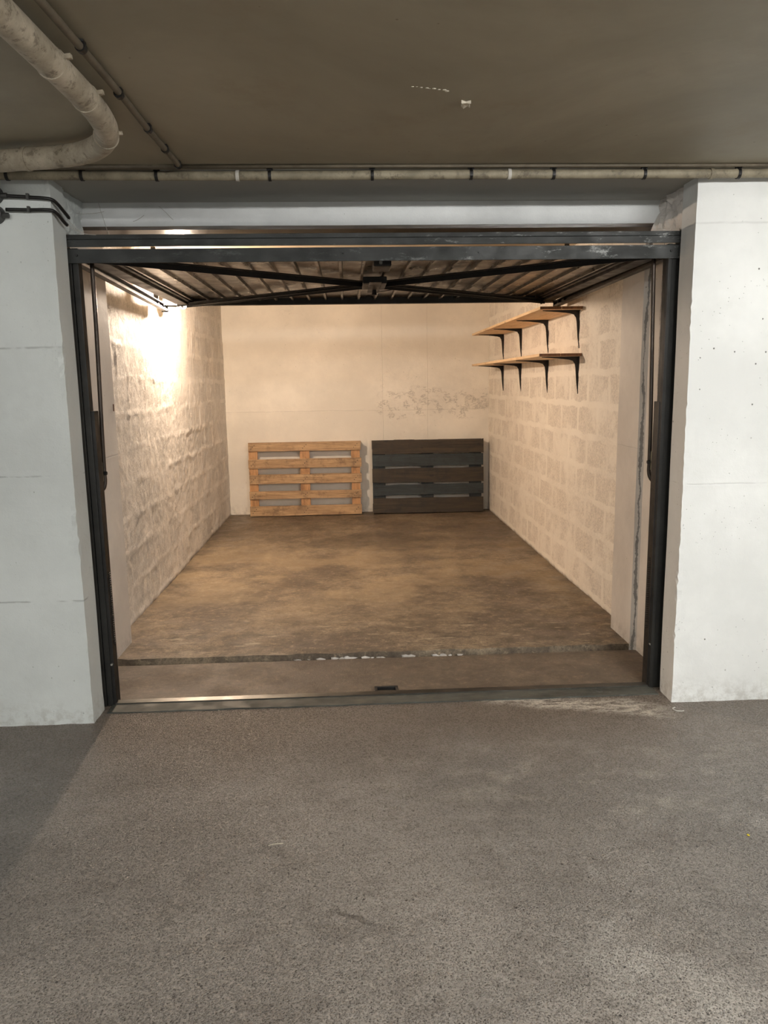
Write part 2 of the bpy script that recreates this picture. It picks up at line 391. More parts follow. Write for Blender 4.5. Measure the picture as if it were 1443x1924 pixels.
def box(bm, x0, x1, y0, y1, z0, z1, rot=None):
    vs = [bm.verts.new((x, y, z)) for x in (x0, x1) for y in (y0, y1) for z in (z0, z1)]
    for a in ((0,1,3,2), (4,6,7,5), (0,4,5,1), (2,3,7,6), (0,2,6,4), (1,5,7,3)): bm.faces.new([vs[i] for i in a])
    if rot is not None:
        for v in vs: v.co = rot @ v.co
    return bm
def B(*a, **k): return box(bmesh.new(), *a, **k)
def bar(bm, p, q, w, h, up=(0, 0, 1)):
    """rectangular bar from p to q, w across, h along up"""
    p, q = Vector(p), Vector(q); t = (q - p).normalized(); u = Vector(up); s = t.cross(u).normalized(); u = s.cross(t).normalized()
    vs = []
    for c in (p, q):
        for a, b in ((-1, -1), (1, -1), (1, 1), (-1, 1)): vs.append(bm.verts.new(c + s * a * w / 2 + u * b * h / 2))
    for f_ in ((0,3,2,1), (4,5,6,7), (0,1,5,4), (1,2,6,5), (2,3,7,6), (3,0,4,7)): bm.faces.new([vs[i] for i in f_])
    return bm
def smooth_path(pts, n=8):
    pts = [Vector(p) for p in pts]; out = []
    P = [2 * pts[0] - pts[1]] + pts + [2 * pts[-1] - pts[-2]]
    for i in range(1, len(P) - 2):
        for k in range(n):
            t = k / n; a, b, c, e = P[i-1], P[i], P[i+1], P[i+2]
            out.append(.5 * ((2*b) + (c-a)*t + (2*a-5*b+4*c-e)*t*t + (3*b-a-3*c+e)*t**3))
    out.append(pts[-1]); return out
def tube(bm, pts, r, n=14, cap=True):
    pts = [Vector(p) for p in pts]; rings = []
    up = None
    for i, p in enumerate(pts):
        t = (pts[min(i+1, len(pts)-1)] - pts[max(i-1, 0)]).normalized()
        if up is None:
            up = t.orthogonal().normalized()
        up = (up - t * up.dot(t)).normalized(); s = t.cross(up)
        rr = r(i / (len(pts) - 1)) if callable(r) else r
        rings.append([bm.verts.new(p + (up * math.cos(a) + s * math.sin(a)) * rr) for a in [2*PI*k/n for k in range(n)]])
    for a, b in zip(rings, rings[1:]):
        for k in range(n): bm.faces.new((a[k], a[(k+1) % n], b[(k+1) % n], b[k]))
    if cap:
        bm.faces.new(rings[0][::-1]); bm.faces.new(rings[-1])
    return bm
def prism(bm, prof, t0, t1, f):
    """profile list of (a,b); f(a,b,t)->xyz"""
    A = [bm.verts.new(f(a, b, t0)) for a, b in prof]; D = [bm.verts.new(f(a, b, t1)) for a, b in prof]
    n = len(prof)
    for i in range(n): bm.faces.new((A[i], A[(i+1) % n], D[(i+1) % n], D[i]))
    bm.faces.new(A[::-1]); bm.faces.new(D)
    bmesh.ops.recalc_face_normals(bm, faces=bm.faces)
    return bm
def gridbox(x0, x1, y0, y1, z0, z1, res, disp=None, skip=()):
    """box with gridded faces sharing vertices; disp(Vector)->Vector offset"""
    def ax(a, b):
        n = max(1, int(round((b - a) / res))); return [a + (b - a) * i / n for i in range(n + 1)]
    X, Y, Z = ax(x0, x1), ax(y0, y1), ax(z0, z1)
    bm = bmesh.new(); V = {}
    def v(i, j, k):
        key = (i, j, k)
        if key not in V:
            p = Vector((X[i], Y[j], Z[k])); V[key] = bm.verts.new(p + (disp(p) if disp else Vector()))
        return V[key]
    nx, ny, nz = len(X) - 1, len(Y) - 1, len(Z) - 1
    def quad(a, b, c, e): bm.faces.new((v(*a), v(*b), v(*c), v(*e)))
    if '-y' not in skip or True:
        for i in range(nx):
            for k in range(nz):
                if '-y' not in skip: quad((i,0,k),(i+1,0,k),(i+1,0,k+1),(i,0,k+1))
                if '+y' not in skip: quad((i,ny,k),(i,ny,k+1),(i+1,ny,k+1),(i+1,ny,k))
        for j in range(ny):
            for k in range(nz):
                if '-x' not in skip: quad((0,j,k),(0,j,k+1),(0,j+1,k+1),(0,j+1,k))
                if '+x' not in skip: quad((nx,j,k),(nx,j+1,k),(nx,j+1,k+1),(nx,j,k+1))
        for i in range(nx):
            for j in range(ny):
                if '-z' not in skip: quad((i,j,0),(i,j+1,0),(i+1,j+1,0),(i+1,j,0))
                if '+z' not in skip: quad((i,j,nz),(i+1,j,nz),(i+1,j+1,nz),(i,j+1,nz))
    return bm
def nv(p, s, off=0.0): return noise.noise_vector(Vector((p.x * s + off, p.y * s - off, p.z * s + 3 * off)))
def rough_edge(xc, yc, amp=.006, keep=True):
    """chipped vertical corner near (xc,yc), gentle waviness elsewhere"""
    def f(p):
        d = math.hypot(p.x - xc, p.y - yc)
        o = nv(p, 2.0) * .0025
        if d < .03:
            k = 1 - d / .03
            q_ = noise.noise(Vector((p.z * 3, xc, 1))); q_ = max(0, q_ * 2 + .1); o += nv(p, 18, 4) * amp * .25 * k + nv(p, 42, 9) * amp * k * q_
        foot = max(0, 1 - p.z / .08)
        o += nv(p, 20, 2) * .005 * foot
        o.z *= .3 if p.z > .01 else 0
        return o
    return f

# ------------------------------------------------------------------ the setting
LX, RX = -1.195, 1.455        # column faces
LW, RW = -1.285, 1.525        # block wall faces
YB = 8.175
ZC = 2.175
# floors
structure(link('floor', gridbox(-4.2, 4.6, -5.2, 3.20, -.3, 0, .4, None), M_['floor_out']))
structure(link('floor', gridbox(-1.45, 1.65, 3.20, 3.695, -.3, -.003, .05, lambda p: nv(p, 3) * .002), M_['floor_in']))
def lip(p):
    o = nv(p, 1.5) * .003; o.z *= .5
    if p.z > 0: o.z -= .018 * min(1, max(0, (p.y - 3.8) / 1.6))
    if p.y < 3.74:
        o.y += noise.noise(Vector((p.x * 7, 0, 0))) * .016 + noise.noise(Vector((p.x * 26, 5, 0))) * .008
        if p.z > 0: o.z += .0 + noise.noise(Vector((p.x * 12, 9, 0))) * .005
    return o
structure(link('floor', gridbox(-1.45, 1.65, 3.725, 8.35, -.3, .020, .045, lip, skip=('-z', '+y', '-x', '+x')), M_['floor_in'], smooth=False))
# joint filler rubble in the dark seam
structure(link('trim_1', B(-1.2, 1.46, 3.69, 3.735, -.3, -.03), M_['black']))
bm = bmesh.new()
for i in range(20):
    x = random.choice((random.uniform(-.4, .75), random.uniform(-.3, .75), random.uniform(-.2, .5)))
    s = random.uniform(.006, .018)
    res = bmesh.ops.create_icosphere(bm, subdivisions=1, radius=s)
    for v in res['verts']:
        v.co = Vector((v.co.x * random.uniform(1, 2.2), v.co.y * .6, v.co.z * .5)) + nv(v.co * 9, 11, i) * s * .5 + Vector((x, 3.712, -.006))
tag(link('mortar_rubble', bm, M_['column']), 'broken bits of pale mortar lying in the dark seam across the garage floor', 'rubble', kind='stuff')
# ceilings
structure(link('ceiling', gridbox(-4.2, 4.6, -5.2, 3.02, ZC, ZC + .2, .2, lambda p: Vector((0, 0, noise.noise(p * 1.3) * .004))), M_['ceiling'], smooth=False))
structure(link('ceiling', B(-4.2, 4.6, 3.02, 3.42, 2.15, 2.4), M_['soffit']))
structure(link('ceiling', B(-1.45, 1.65, 3.75, 8.4, 2.26, 2.4), M_['garage_ceiling']))
structure(link('wall_header', gridbox(-1.3, 1.6, 3.42, 3.75, 2.055, 2.4, .05, lambda p: nv(p, 3) * .002), M_['header'], smooth=True))
structure(link('trim_2', B(-1.3, 1.6, 3.425, 3.75, 2.04, 2.056), M_['trim_board']))
# pillars of the front wall
zt = 2.16
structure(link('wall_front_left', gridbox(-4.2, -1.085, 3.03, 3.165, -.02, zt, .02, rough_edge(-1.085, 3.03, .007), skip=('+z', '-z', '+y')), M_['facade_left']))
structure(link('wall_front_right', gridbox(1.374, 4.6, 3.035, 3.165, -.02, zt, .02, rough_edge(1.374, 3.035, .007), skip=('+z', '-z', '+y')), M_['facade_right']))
# columns behind the frame
structure(link('wall_left', gridbox(-4.2, LX, 3.165, 4.0, -.05, 2.28, .05, lambda p: nv(p, 3) * .001, skip=('-z', '+z')), M_['column'], smooth=False))
def joint_disp(p):
    o = nv(p, 4) * .0015
    if p.x < 1.5: o.x += -.014 if p.y > 3.71 else (.012 if p.y < 3.69 else 0)
    return o
structure(link('wall_right', gridbox(1.455, 4.6, 3.165, 4.0, -.05, 2.28, .0125, joint_disp, skip=('-z', '+z', '+x')), M_['column_right'], smooth=False))
# block walls
def block_disp(sign, rough):
    def f(p):
        n1 = nv(p, 5.5); u = p.y + .09 + n1.x * .02; v = p.z - .03 + n1.y * .02
        row = math.floor(v / .2); uu = (u + (.195 if row % 2 else 0)) / .39; fu = uu - math.floor(uu); fv = v / .2 - row
        dm = min(fu, 1 - fu) * .39, min(fv, 1 - fv) * .2
        m = max(0, 1 - min(dm) / .03); m = m * m * (3 - 2 * m)
        hb = noise.noise(Vector((row * 3.7, math.floor(uu) * 5.1, 2))) * .0035 * rough
        pm = max(0, min(1, noise.noise(Vector((3, p.y * 1.6, p.z * 1.6))) * 2.2 + .65)) if rough > .6 else 1
        h = hb + m * pm * (.003 + .008 * rough * noise.noise(p * 17)) + noise.noise(p * 2.2) * .006 * rough \
            + noise.fractal(p * 20, .7, 2.1, 4) * .0034 * rough
        return Vector((sign * h, 0, 0))
    return f
structure(link('wall_left', gridbox(LW - .1, LW, 3.98, YB + .1, -.05, 2.28, .014, block_disp(1, .85), skip=('-z', '+z', '-x', '+y', '-y')), M_['block_left'], smooth=True))
structure(link('wall_right', gridbox(RW, RW + .1, 3.98, YB + .1, -.05, 2.28, .018, block_disp(-1, .55), skip=('-z', '+z', '+x', '+y', '-y')), M_['block_right'], smooth=True))
structure(link('wall_back', gridbox(LW - .1, RW + .1, YB, YB + .12, -.05, 2.28, .03, lambda p: nv(p, 4) * .003 + nv(p, 17) * .001, skip=('-z', '+z', '+y')), M_['back'], smooth=True))
# the far side of the aisle, behind the photographer
structure(link('wall_aisle', B(-4.2, 4.6, -5.3, -5.2, -.05, 2.3), M_['facade_left']))

# small plaster build-up left of the head beam (rough lump of mortar)
# ------------------------------------------------------------------ aisle lamps (behind the photographer)
def emis(name, col, st):
    m = bpy.data.materials.new(name); m.use_nodes = True; t = m.node_tree; b = t.nodes['Principled BSDF']
    b.inputs['Base Color'].default_value = (.8, .8, .8, 1); b.inputs['Emission Color'].default_value = (*col, 1); b.inputs['Emission Strength'].default_value = st
    return m
M_['tube'] = emis('lamp_tube', TUBE_COLOR, TUBE_STRENGTH)
M_['bulb'] = emis('warm_bulb', BULB_COLOR, BULB_STRENGTH)
for (x, y), lab in zip(TUBES, ('white strip light on the aisle ceiling nearest the garage, to the right', 'white strip light on the aisle ceiling to the left behind the camera', 'white strip light on the aisle ceiling farthest from the garage')):
    t = thing('strip_light', lab, 'ceiling light', (x, y, ZC), group='strip lights of the aisle')
    part('housing', B(x - .65, x + .65, y - .06, y + .06, ZC - .03, ZC - .006), M_['white'], t, bevel=.004)
    part('diffuser', B(x - .62, x + .62, y - .045, y + .045, ZC - .085, ZC - .031), M_['tube'], t, bevel=.01)

# ------------------------------------------------------------------ lamp in the garage
bx, by, bz = BULB_POS
t = thing('wall_lamp', 'glowing bare bulb on the upper left garage wall behind the raised door', 'lamp', (LW, by, bz + .05))
part('base_plate', tube(bmesh.new(), [(LW - .01, by, bz + .075), (LW + .022, by, bz + .075)], .04, 20), M_['white'], t)
part('socket', tube(bmesh.new(), smooth_path([(LW + .02, by, bz + .078), (bx - .02, by, bz + .08), (bx, by, bz + .062), (bx, by, bz + .03)], 6), .015, 14), M_['white'], t, smooth=True)
part('added_bulb_shield', tube(bmesh.new(), [(bx - .036, by, bz + .004), (bx - .040, by, bz + .004)], .043, 28), M_['white'], t)  # added plate that keeps the bulb's hot spot off the wall
part('added_shield_arm', bar(bmesh.new(), (LW - .01, by, bz + .045), (bx - .038, by, bz + .045), .02, .003), M_['white'], t)  # arm holding the added plate behind the bulb
bm = bmesh.new(); bmesh.ops.create_uvsphere(bm, u_segments=24, v_segments=14, radius=.027)
for v in bm.verts:
    if v.co.z > 0: v.co.z *= 1.35; v.co.x *= 1 - v.co.z * 9; v.co.y *= 1 - v.co.z * 9
    v.co += Vector((bx, by, bz))
part('bulb', bm, M_['bulb'], t, smooth=True)

# ------------------------------------------------------------------ fixed door frame
fr = thing('door_frame', 'dark steel frame around the garage opening with posts, head beam and threshold', 'door frame', (.145, 3.2, 0))
def cprofile(x0, x1, inner):
    """front plate, groove line and return"""
    bm = bmesh.new(); s = 1 if inner > 0 else -1
    a, b = (x0, x1) if s > 0 else (x1, x0)
    w = abs(x1 - x0)
    box(bm, *sorted((a, a + s * w * .42)), 3.196, 3.246, 0, 1.93)
    box(bm, *sorted((a + s * w * .46, b)), 3.203, 3.246, 0, 1.93)
    box(bm, *sorted((a + s * w * .40, a + s * w * .48)), 3.210, 3.24, 0, 1.93)
    box(bm, *sorted((a - s * .012, a + s * .002)), 3.215, 3.25, 0, 1.93)
    return bm
part('post', cprofile(-1.102, -1.058, 1), M_['frame'], fr, bevel=.0015)
part('post', cprofile(1.394, 1.355, -1), M_['frame'], fr, bevel=.0015)
# head beam (upper)
bm = bmesh.new()
prof = [(3.175, 1.930), (3.175, 1.957), (3.180, 1.960), (3.180, 1.977), (3.235, 1.979), (3.235, 1.962), (3.183, 1.950), (3.181, 1.930)]
prism(bm, prof, -1.115, 1.404, lambda a, b, t: (t, a, b))
part('head_beam', bm, M_['beam'], fr, bevel=.001)
for x0, x1 in ((-1.122, -1.098), (1.382, 1.408)):
    part('corner_cap', B(x0, x1, 3.168, 3.24, 1.905 if x0 > 0 else 1.925, 1.981), M_['black'], fr, bevel=.003)
# spring casings behind the posts
for x0, x1 in ((-1.085, -1.045), (1.333, 1.375)):
    o = part('spring_casing', B(x0, x1, 3.212, 3.268, 0, 1.286), M_['black'], fr, bevel=.002)
    s = 1 if x0 < 0 else -1
    xe = x1 if x0 < 0 else x0
    # coil spring showing at the inner edge
    pts = []
    for i in range(33 * 10):
        a = i / 10 * 2 * PI; pts.append((xe - s * .012 + .016 * math.cos(a), 3.240 + .016 * math.sin(a), .27 + i / 330 * .33))
    subpart('spring', tube(bmesh.new(), pts, .0028, 6), M_['black'], o, smooth=True)
for x, z in ((-1.052, .19), (1.340, .205)):
    part('screw', tube(bmesh.new(), [(x, 3.202, z), (x, 3.216, z)], .005, 10), M_['screw'], fr)
# threshold
bm = B(-1.05, 1.34, 3.205, 3.235, -.02, .014); bm.free(); part('threshold_bar', prism(bmesh.new(), [(3.205, -.02), (3.205, .008), (3.207, .0096), (3.235, .0140), (3.235, -.02)], -1.05, 1.34, lambda a, b, t: (t, a, b)), M_['strip'], fr)
part('threshold_flange', gridbox(-1.06, 1.35, 3.12, 3.205, -.02, .005, .02, lambda p: Vector((0, noise.noise(p * 9) * .008 if p.y < 3.13 else 0, noise.noise(p * 14) * .0015)), skip=('-z',)), M_['dirty_strip'], fr)
bm = bmesh.new()
box(bm, .095, .20, 3.236, 3.262, -.02, .004); box(bm, .095, .108, 3.236, 3.29, -.02, .012); box(bm, .19, .203, 3.236, 3.29, -.02, .012); box(bm, .095, .203, 3.283, 3.295, -.02, .013)
part('lock_keeper', bm, M_['black'], fr, bevel=.002)
# guide rails (horizontal channels carrying the rollers)
for s, xa, xb in ((-1, -1.120, -1.205), (1, 1.405, 1.452)):
    bm = bmesh.new(); za, zb = 1.90, 1.885
    for dz in (0, .036): bar(bm, (xa, 3.25, za + dz), (xb, 5.30, zb + dz), .034, .004)
    bar(bm, (xa + s * .015, 3.25, za + .018), (xb + s * .015, 5.30, zb + .018), .004, .036)
    bar(bm, (xa - s * .017, 3.25, za + .004), (xb - s * .017, 5.30, zb + .004), .003, .012)
    part('guide_rail', bm, M_['rail'], fr)
    part('rail_bracket', bar(bmesh.new(), (xb + s * .005, 5.1, zb + .02), (xb + s * .005, 5.1, 2.26), .03, .005, (0, 1, 0)), M_['rail'], fr)
    part('rail_foot', bar(bmesh.new(), (xb, 5.305, zb - .01), (xb, 5.305, zb + .045), .045, .004, (0, 1, 0)), M_['black'], fr)

# ------------------------------------------------------------------ up-and-over door, raised
dr = thing('garage_door', 'raised up-and-over garage door of ribbed metal with crossed braces underneath', 'garage door', (.145, 3.2, 1.87))
DX0, DX1, DY0, DY1, DZ = -1.09, 1.388, 3.19, 5.18, 1.90
bm = bmesh.new()
prism(bm, [(3.186, 1.870), (3.186, 1.9235), (3.191, 1.9235), (3.194, 1.914), (3.230, 1.914), (3.230, 1.908), (3.192, 1.906), (3.192, 1.870)], -1.095, 1.391, lambda a, b, t: (t, a, b))
o = part('bottom_rail', bm, M_['beam'], dr, bevel=.001)
for x in (-1.057, 1.345, .0, .55):
    subpart('rivet', tube(bmesh.new(), [(x, 3.181, 1.900), (x, 3.188, 1.900)], .0055 if abs(x) > 1 else .004, 12), M_['black'], o)
part('rear_rail', B(DX0, DX1, DY1 - .045, DY1, DZ, DZ + .045), M_['black'], dr, bevel=.002)
part('front_rail', B(DX0 + .03, DX1 - .03, 3.235, 3.275, DZ - .012, DZ + .016), M_['black'], dr, bevel=.002)
for x0, x1 in ((-1.085, -1.012), (1.305, 1.378)):
    bm = bmesh.new(); box(bm, x0, x1, 3.46, DY1 - .045, DZ + .004, DZ + .042); box(bm, x0, x1, 3.24, 3.46, DZ + .004, DZ + .018)
    xi = x1 if x0 < 0 else x0 - .022
    box(bm, xi, xi + .022, 3.47, DY1 - .045, DZ + .018, DZ + .042)
    part('stile', bm, M_['stile'], dr, bevel=.002)
# ribbed sheet: closed corrugated profile
xs = []
prof_b = []; x = DX0 + .01; pitch = .107; z0 = DZ + .040
x = -1.075
while x < DX1 - .02:
    prof_b += [(x, z0), (x + pitch * .82, z0), (x + pitch * .84, z0 - .015), (x + pitch * .96, z0 - .015)]
    x += pitch
prof_b = [(min(a, DX1), b) for a, b in prof_b]
prof_t = [(a, b + .0025) for a, b in prof_b[::-1]]
bm = bmesh.new()
A = prof_b; T = [(a, b + .0025) for a, b in prof_b]
ysl = [3.24 + (DY1 - .01 - 3.24) * i / 40 for i in range(41)]
def zy(a, y): return noise.noise(Vector((a * 6, y * 2.2, 0))) * .0005 - .022 * max(0, 1 - (y - 3.24) / .45)
rows = []
for prof in (A, T):
    rows.append([[bm.verts.new((a, y, b + zy(a, y))) for a, b in prof] for y in ysl])
for ri, R_ in enumerate(rows):
    for j in range(40):
        for i in range(len(A) - 1):
            q = (R_[j][i], R_[j+1][i], R_[j+1][i+1], R_[j][i+1])
            bm.faces.new(q if ri == 0 else q[::-1])
for j in range(40):
    for i in (0, len(A) - 1): bm.faces.new((rows[0][j][i], rows[1][j][i], rows[1][j+1][i], rows[0][j+1][i]))
for i in range(len(A) - 1):
    for j in (0, 40): bm.faces.new((rows[0][j][i], rows[0][j][i+1], rows[1][j][i+1], rows[1][j][i]))
part('ribbed_panel', bm, M_['sheet'], dr)
# braces
for (xa, xb, dz) in ((-1.04, 1.34, 0.0), (1.34, -1.04, .0)):
    bm = bmesh.new()
    bar(bm, (xa, 3.27, DZ + .013 + dz), (xb, DY1 - .05, DZ + .013 + dz), .042, .004)
    dirv = (Vector((xb, DY1 - .05, 0)) - Vector((xa, 3.27, 0))).normalized(); side = Vector((dirv.y, -dirv.x, 0)) * .019
    if side.y < 0: side = -side
    bar(bm, Vector((xa, 3.27, DZ + .001)) + side * 1, Vector((xb, DY1 - .05, DZ + .001)) + side * 1, .004, .026)
    part('brace', bm, M_['black'], dr)
# lock: plate, box, handle and spindle
o = part('lock_box', B(.095, .215, 3.95, 4.20, DZ - .022, DZ + .012), M_['stile'], dr, bevel=.004)
subpart('lock_plate', B(.125, .185, 3.86, 4.30, DZ - .028, DZ - .022), M_['stile'], o, bevel=.001)
subpart('spindle_knob', tube(bmesh.new(), [(.158, 4.16, DZ - .02), (.158, 4.16, DZ - .055)], lambda u: .014 if u > .4 else .009, 14), M_['black'], o)
o = part('latch', B(.125, .20, 3.30, 3.46, DZ - .035, DZ + .005), M_['black'], dr, bevel=.006)
subpart('latch_bolt', tube(bmesh.new(), [(.155, 3.295, DZ - .02), (.155, 3.36, DZ - .02)], .008, 12), M_['screw'], o)
for xe, ye in ((-.98, 5.10), (1.28, 5.10)):
    part('lock_rod', tube(bmesh.new(), [(.158, 4.12, DZ - .006), (xe, ye, DZ - .004)], .0035, 8), M_['stile'], dr)
part('pull_cord', tube(bmesh.new(), smooth_path([(.165, 4.17, DZ - .02), (.19, 4.22, DZ - .03), (.172, 4.3, DZ - .022), (.22, 4.36, DZ - .012), (.27, 4.40, DZ + .0)], 6), .0022, 6), M_['black'], dr, smooth=True)
# roller brackets at the rear corners
for s, xr, xc in ((-1, -1.200, -1.075), (1, 1.45, 1.33)):
    bm = bmesh.new()
    tube(bm, [(xr, 5.24, DZ + .008), (xc, 5.24, DZ + .008)], .0055, 10)
    bar(bm, (xc, 5.24, DZ - .004), (xc, 5.24, DZ + .055), .010, .02, (0, 1, 0))
    bar(bm, (xc, 5.16, DZ + .046), (xc, 5.25, DZ + .046), .03, .006)
    o = part('roller_bracket', bm, M_['black'], dr)
    subpart('roller', tube(bmesh.new(), [(xr - .008, 5.24, DZ + .008), (xr + .008, 5.24, DZ + .008)], .016, 18), M_['black'], o)
# lifting arms
for s, pts in ((1, [(-1.035, 3.30, 1.905), (-1.038, 3.30, 1.6), (-1.047, 3.30, 1.2), (-1.050, 3.30, 1.03), (-1.050, 3.30, .985), (-1.056, 3.295, .955), (-1.075, 3.285, .935), (-1.095, 3.275, .922)]),
               (-1, [(1.318, 3.30, 1.905), (1.325, 3.30, 1.6), (1.335, 3.30, 1.2), (1.337, 3.30, 1.03), (1.337, 3.30, .975), (1.345, 3.295, .945), (1.365, 3.285, .922), (1.385, 3.275, .910)])):
    o = part('lift_arm', tube(bmesh.new(), smooth_path(pts, 8), .0088, 12), M_['arm'], dr, smooth=True)
    x = pts[3][0]
    subpart('pivot_sleeve', tube(bmesh.new(), [(x - s * .012, 3.285, .985), (x - s * .012, 3.285, 1.066)], .012, 14), M_['zinc'], o, smooth=False)
    subpart('pivot_bolt', tube(bmesh.new(), [(x + s * .004, 3.285, 1.02), (x + s * .016, 3.285, 1.02)], .008, 6), M_['black'], o)
# slack cable loop on the right post
tag(link('cable_loop', tube(bmesh.new(), smooth_path([(1.382, 3.262, .866), (1.368, 3.28, .85), (1.357, 3.29, .80), (1.356, 3.29, .74), (1.361, 3.285, .69), (1.375, 3.27, .672)], 8), .0028, 8), M_['cable'], smooth=True),
    'thin black cable loop bulging from the right door post below the arm', 'cable')

# rust strap in the left column
tag(link('metal_strap', B(LX - .004, LX + .002, 4.0 - .028, 4.0 - .016, 1.262, 1.298), M_['rust']), 'short rusty metal strap stuck in the left wall beside the post', 'strap')

# ------------------------------------------------------------------ shelves on the right wall
def bracket_bm(y, zt, arm=.245, drop=.242, X=RW):
    bm = bmesh.new()
    prof = [(0, 0), (-arm, 0), (-arm, -.004), (-arm * .6, -.011), (-.065, -.020), (-.040, -.028), (-.026, -.048), (-.021, -.075), (-.013, -drop * .7), (-.003, -drop), (0, -drop)]
    prism(bm, prof, y - .0022, y + .0022, lambda a, b, t: (X + a, t, zt + b))
    # flanges: broad at the elbow, narrow at the tips
    for horiz in (True, False):
        L = arm if horiz else drop; w0, w1 = .015, .005
        vs = []
        for u, w in ((0, w0), (L * .25, w0 * .85), (L, w1)):
            for sy in (-1, 1):
                for tt in (0, -.003):
                    p = (X - u, y + sy * w, zt + tt) if horiz else (X + tt, y + sy * w, zt - u)
                    vs.append(bm.verts.new(p))
        for k in (0, 4):
            a = vs[k:k+8]
            for q in ((0,1,5,4), (2,6,7,3), (0,4,6,2), (1,3,7,5)): bm.faces.new([a[i] for i in q])
        bm.faces.new((vs[0], vs[2], vs[3], vs[1])); bm.faces.new((vs[8], vs[9], vs[11], vs[10]))
    bmesh.ops.recalc_face_normals(bm, faces=bm.faces)
    return bm
def shelf(zb, label, th=.018):
    t = thing('wall_shelf', label, 'shelf', (RW, 6.25, zb), group='pine shelves on the right wall')
    for xa, xb in ((1.245, 1.383), (1.386, RW - .002)):
        bm = B(xa, xb, 4.93, 7.60, zb, zb + th)
        bm.faces.ensure_lookup_table()
        for f_ in bm.faces:
            if abs(f_.calc_center_median().y - 4.93) < .01: f_.material_index = 1
        part('shelf_board', bm, None, t, bevel=.0012, mats=[M_['shelf'], M_['shelf_end']])
    for y in (5.0, 5.77, 6.66, 7.42):
        part('bracket', bracket_bm(y, zb - .0005), M_['bracket'], t)
    return t
shelf(1.537, 'lower pine shelf on black steel brackets on the right wall')
shelf(1.832, 'upper pine shelf on black brackets, partly hidden by the raised door')

# ------------------------------------------------------------------ pallets
def pallet(name, label, x0, W, H, ybase, tilt, boards, cross, mats_b, mat_v, ragged=0.0, nails=False):
    t = thing(name, label, 'pallet', (x0, ybase, .012)); t.rotation_euler = (-tilt, 0, 0)
    # local frame: x along, y back from the deck face, z up
    def p_(nm, bm, m, par=None, **k):
        o = link(nm, bm, m, **k); o.parent = par or t; return o
    th = .021
    for i, (a, b) in enumerate(boards):
        z0_, z1_ = a * H, b * H; jx0, jx1 = random.uniform(-.004, .004), random.uniform(-.004, .004); sk = random.uniform(-.003, .003)
        def dsp(p, i=i, z0_=z0_, z1_=z1_, sk=sk):
            o = Vector((0, 0, 0)); o.z += sk * (p.x / W - .5) * 2
            k = .0018 + ragged * .0025
            o.z += noise.noise(Vector((p.x * 5, i * 4.3, p.z * 3))) * k
            if ragged and i == len(boards) - 1 and p.z > z1_ - .004: o.z += (math.floor(p.x * 4.3) % 2) * .006 - .003 + noise.noise(Vector((p.x * 30, 1, 0))) * .002
            o.y += noise.noise(Vector((p.x * 3, i * 2.2, 0))) * .002
            return o
        o = p_('deck_board', gridbox(jx0, W + jx1, 0, th, z0_, z1_, .03, dsp), mats_b[i], bevel=.0)
        if nails:
            for cx_ in cross:
                xc = (cx_[0] + cx_[1]) / 2 * W
                for dx, dz in ((-.018, .3), (.018, .7), (.0, .5)):
                    p_('nail_head', tube(bmesh.new(), [(xc + dx, -.0035, z0_ + (z1_ - z0_) * dz), (xc + dx, .004, z0_ + (z1_ - z0_) * dz)], .0042, 8), M_['black'], o)
    for (a, b) in cross:
        p_('stringer_board', B(a * W, b * W, th + .0005, th * 2, .002, H - .002), mat_v, bevel=.001)
        for (c0, c1) in ((.0, .13), (.43, .57), (.87, 1.0)):
            p_('block', B(a * W + .004, b * W - .004 if b < .9 else b * W, th * 2 + .0005, th * 2 + .078, c0 * H + .002, c1 * H - .002), mat_v, bevel=.002)
    for (c0, c1) in ((.0, .12), (.44, .56), (.88, 1.0)):
        p_('bottom_board', B(0, W, th * 2 + .0785, th * 2 + .0785 + th, c0 * H, c1 * H), mats_b[0], bevel=.001)
    return t
L5 = [(0, .135), (.232, .338), (.44, .56), (.652, .775), (.882, 1)]
pallet('pallet', 'light pine pallet standing on its long edge against the back wall, left', -1.05, 1.185, .776, 7.985, math.radians(3.2), L5,
       ((.0, .078), (.455, .54), (.912, .99)), [M_['pal_light']] * 5, M_['pal_light_v'], nails=True)
D5 = [(0, .205), (.25, .39), (.42, .615), (.645, .805), (.815, 1)]
pallet('pallet', 'dark blue and brown pallet standing on its long edge against the back wall', .255, 1.185, .776, 7.985, math.radians(3.2), D5,
       ((.0, .115), (.44, .55), (.875, .985)), [M_['pal_brown'], M_['pal_blue'], M_['pal_brown'], M_['pal_blue'], M_['pal_brown']], M_['pal_blue_v'], ragged=1.0)

# ------------------------------------------------------------------ pipes under the aisle ceiling
def clip_ring(p, t, r, mat, w=.011):
    """C-shaped clip around a pipe: ring plus lug up to the ceiling"""
    p, t = Vector(p), Vector(t).normalized(); bm = bmesh.new()
    tube(bm, [p - t * w / 2, p + t * w / 2], r + .003, 18)
    bar(bm, p + Vector((0, 0, r)), Vector((p.x, p.y, ZC - .001)), w, .022, t)
    return bm
YP, ZP = 2.975, 2.146
cp = thing('conduit', 'long beige conduit running across under the ceiling above the garage opening', 'pipe', (0, YP, ZP))
def zp(x): return ZP - .004 * (1 - (x - .15) ** 2 / 2) + .003 * noise.noise(Vector((x, 0, 0)))
part('pipe', tube(bmesh.new(), [(x / 20, YP, zp(x / 20)) for x in range(-70, 80)], .0165, 16), M_['pipe'], cp, smooth=True)
for x in (-1.21, -.944, -.675, -.264, .113, .481, .791, 1.137, 1.50, -1.6, 1.95):
    part('clip', clip_ring((x, YP, zp(x)), (1, 0, 0), .0165, M_['clip']), M_['clip'], cp)
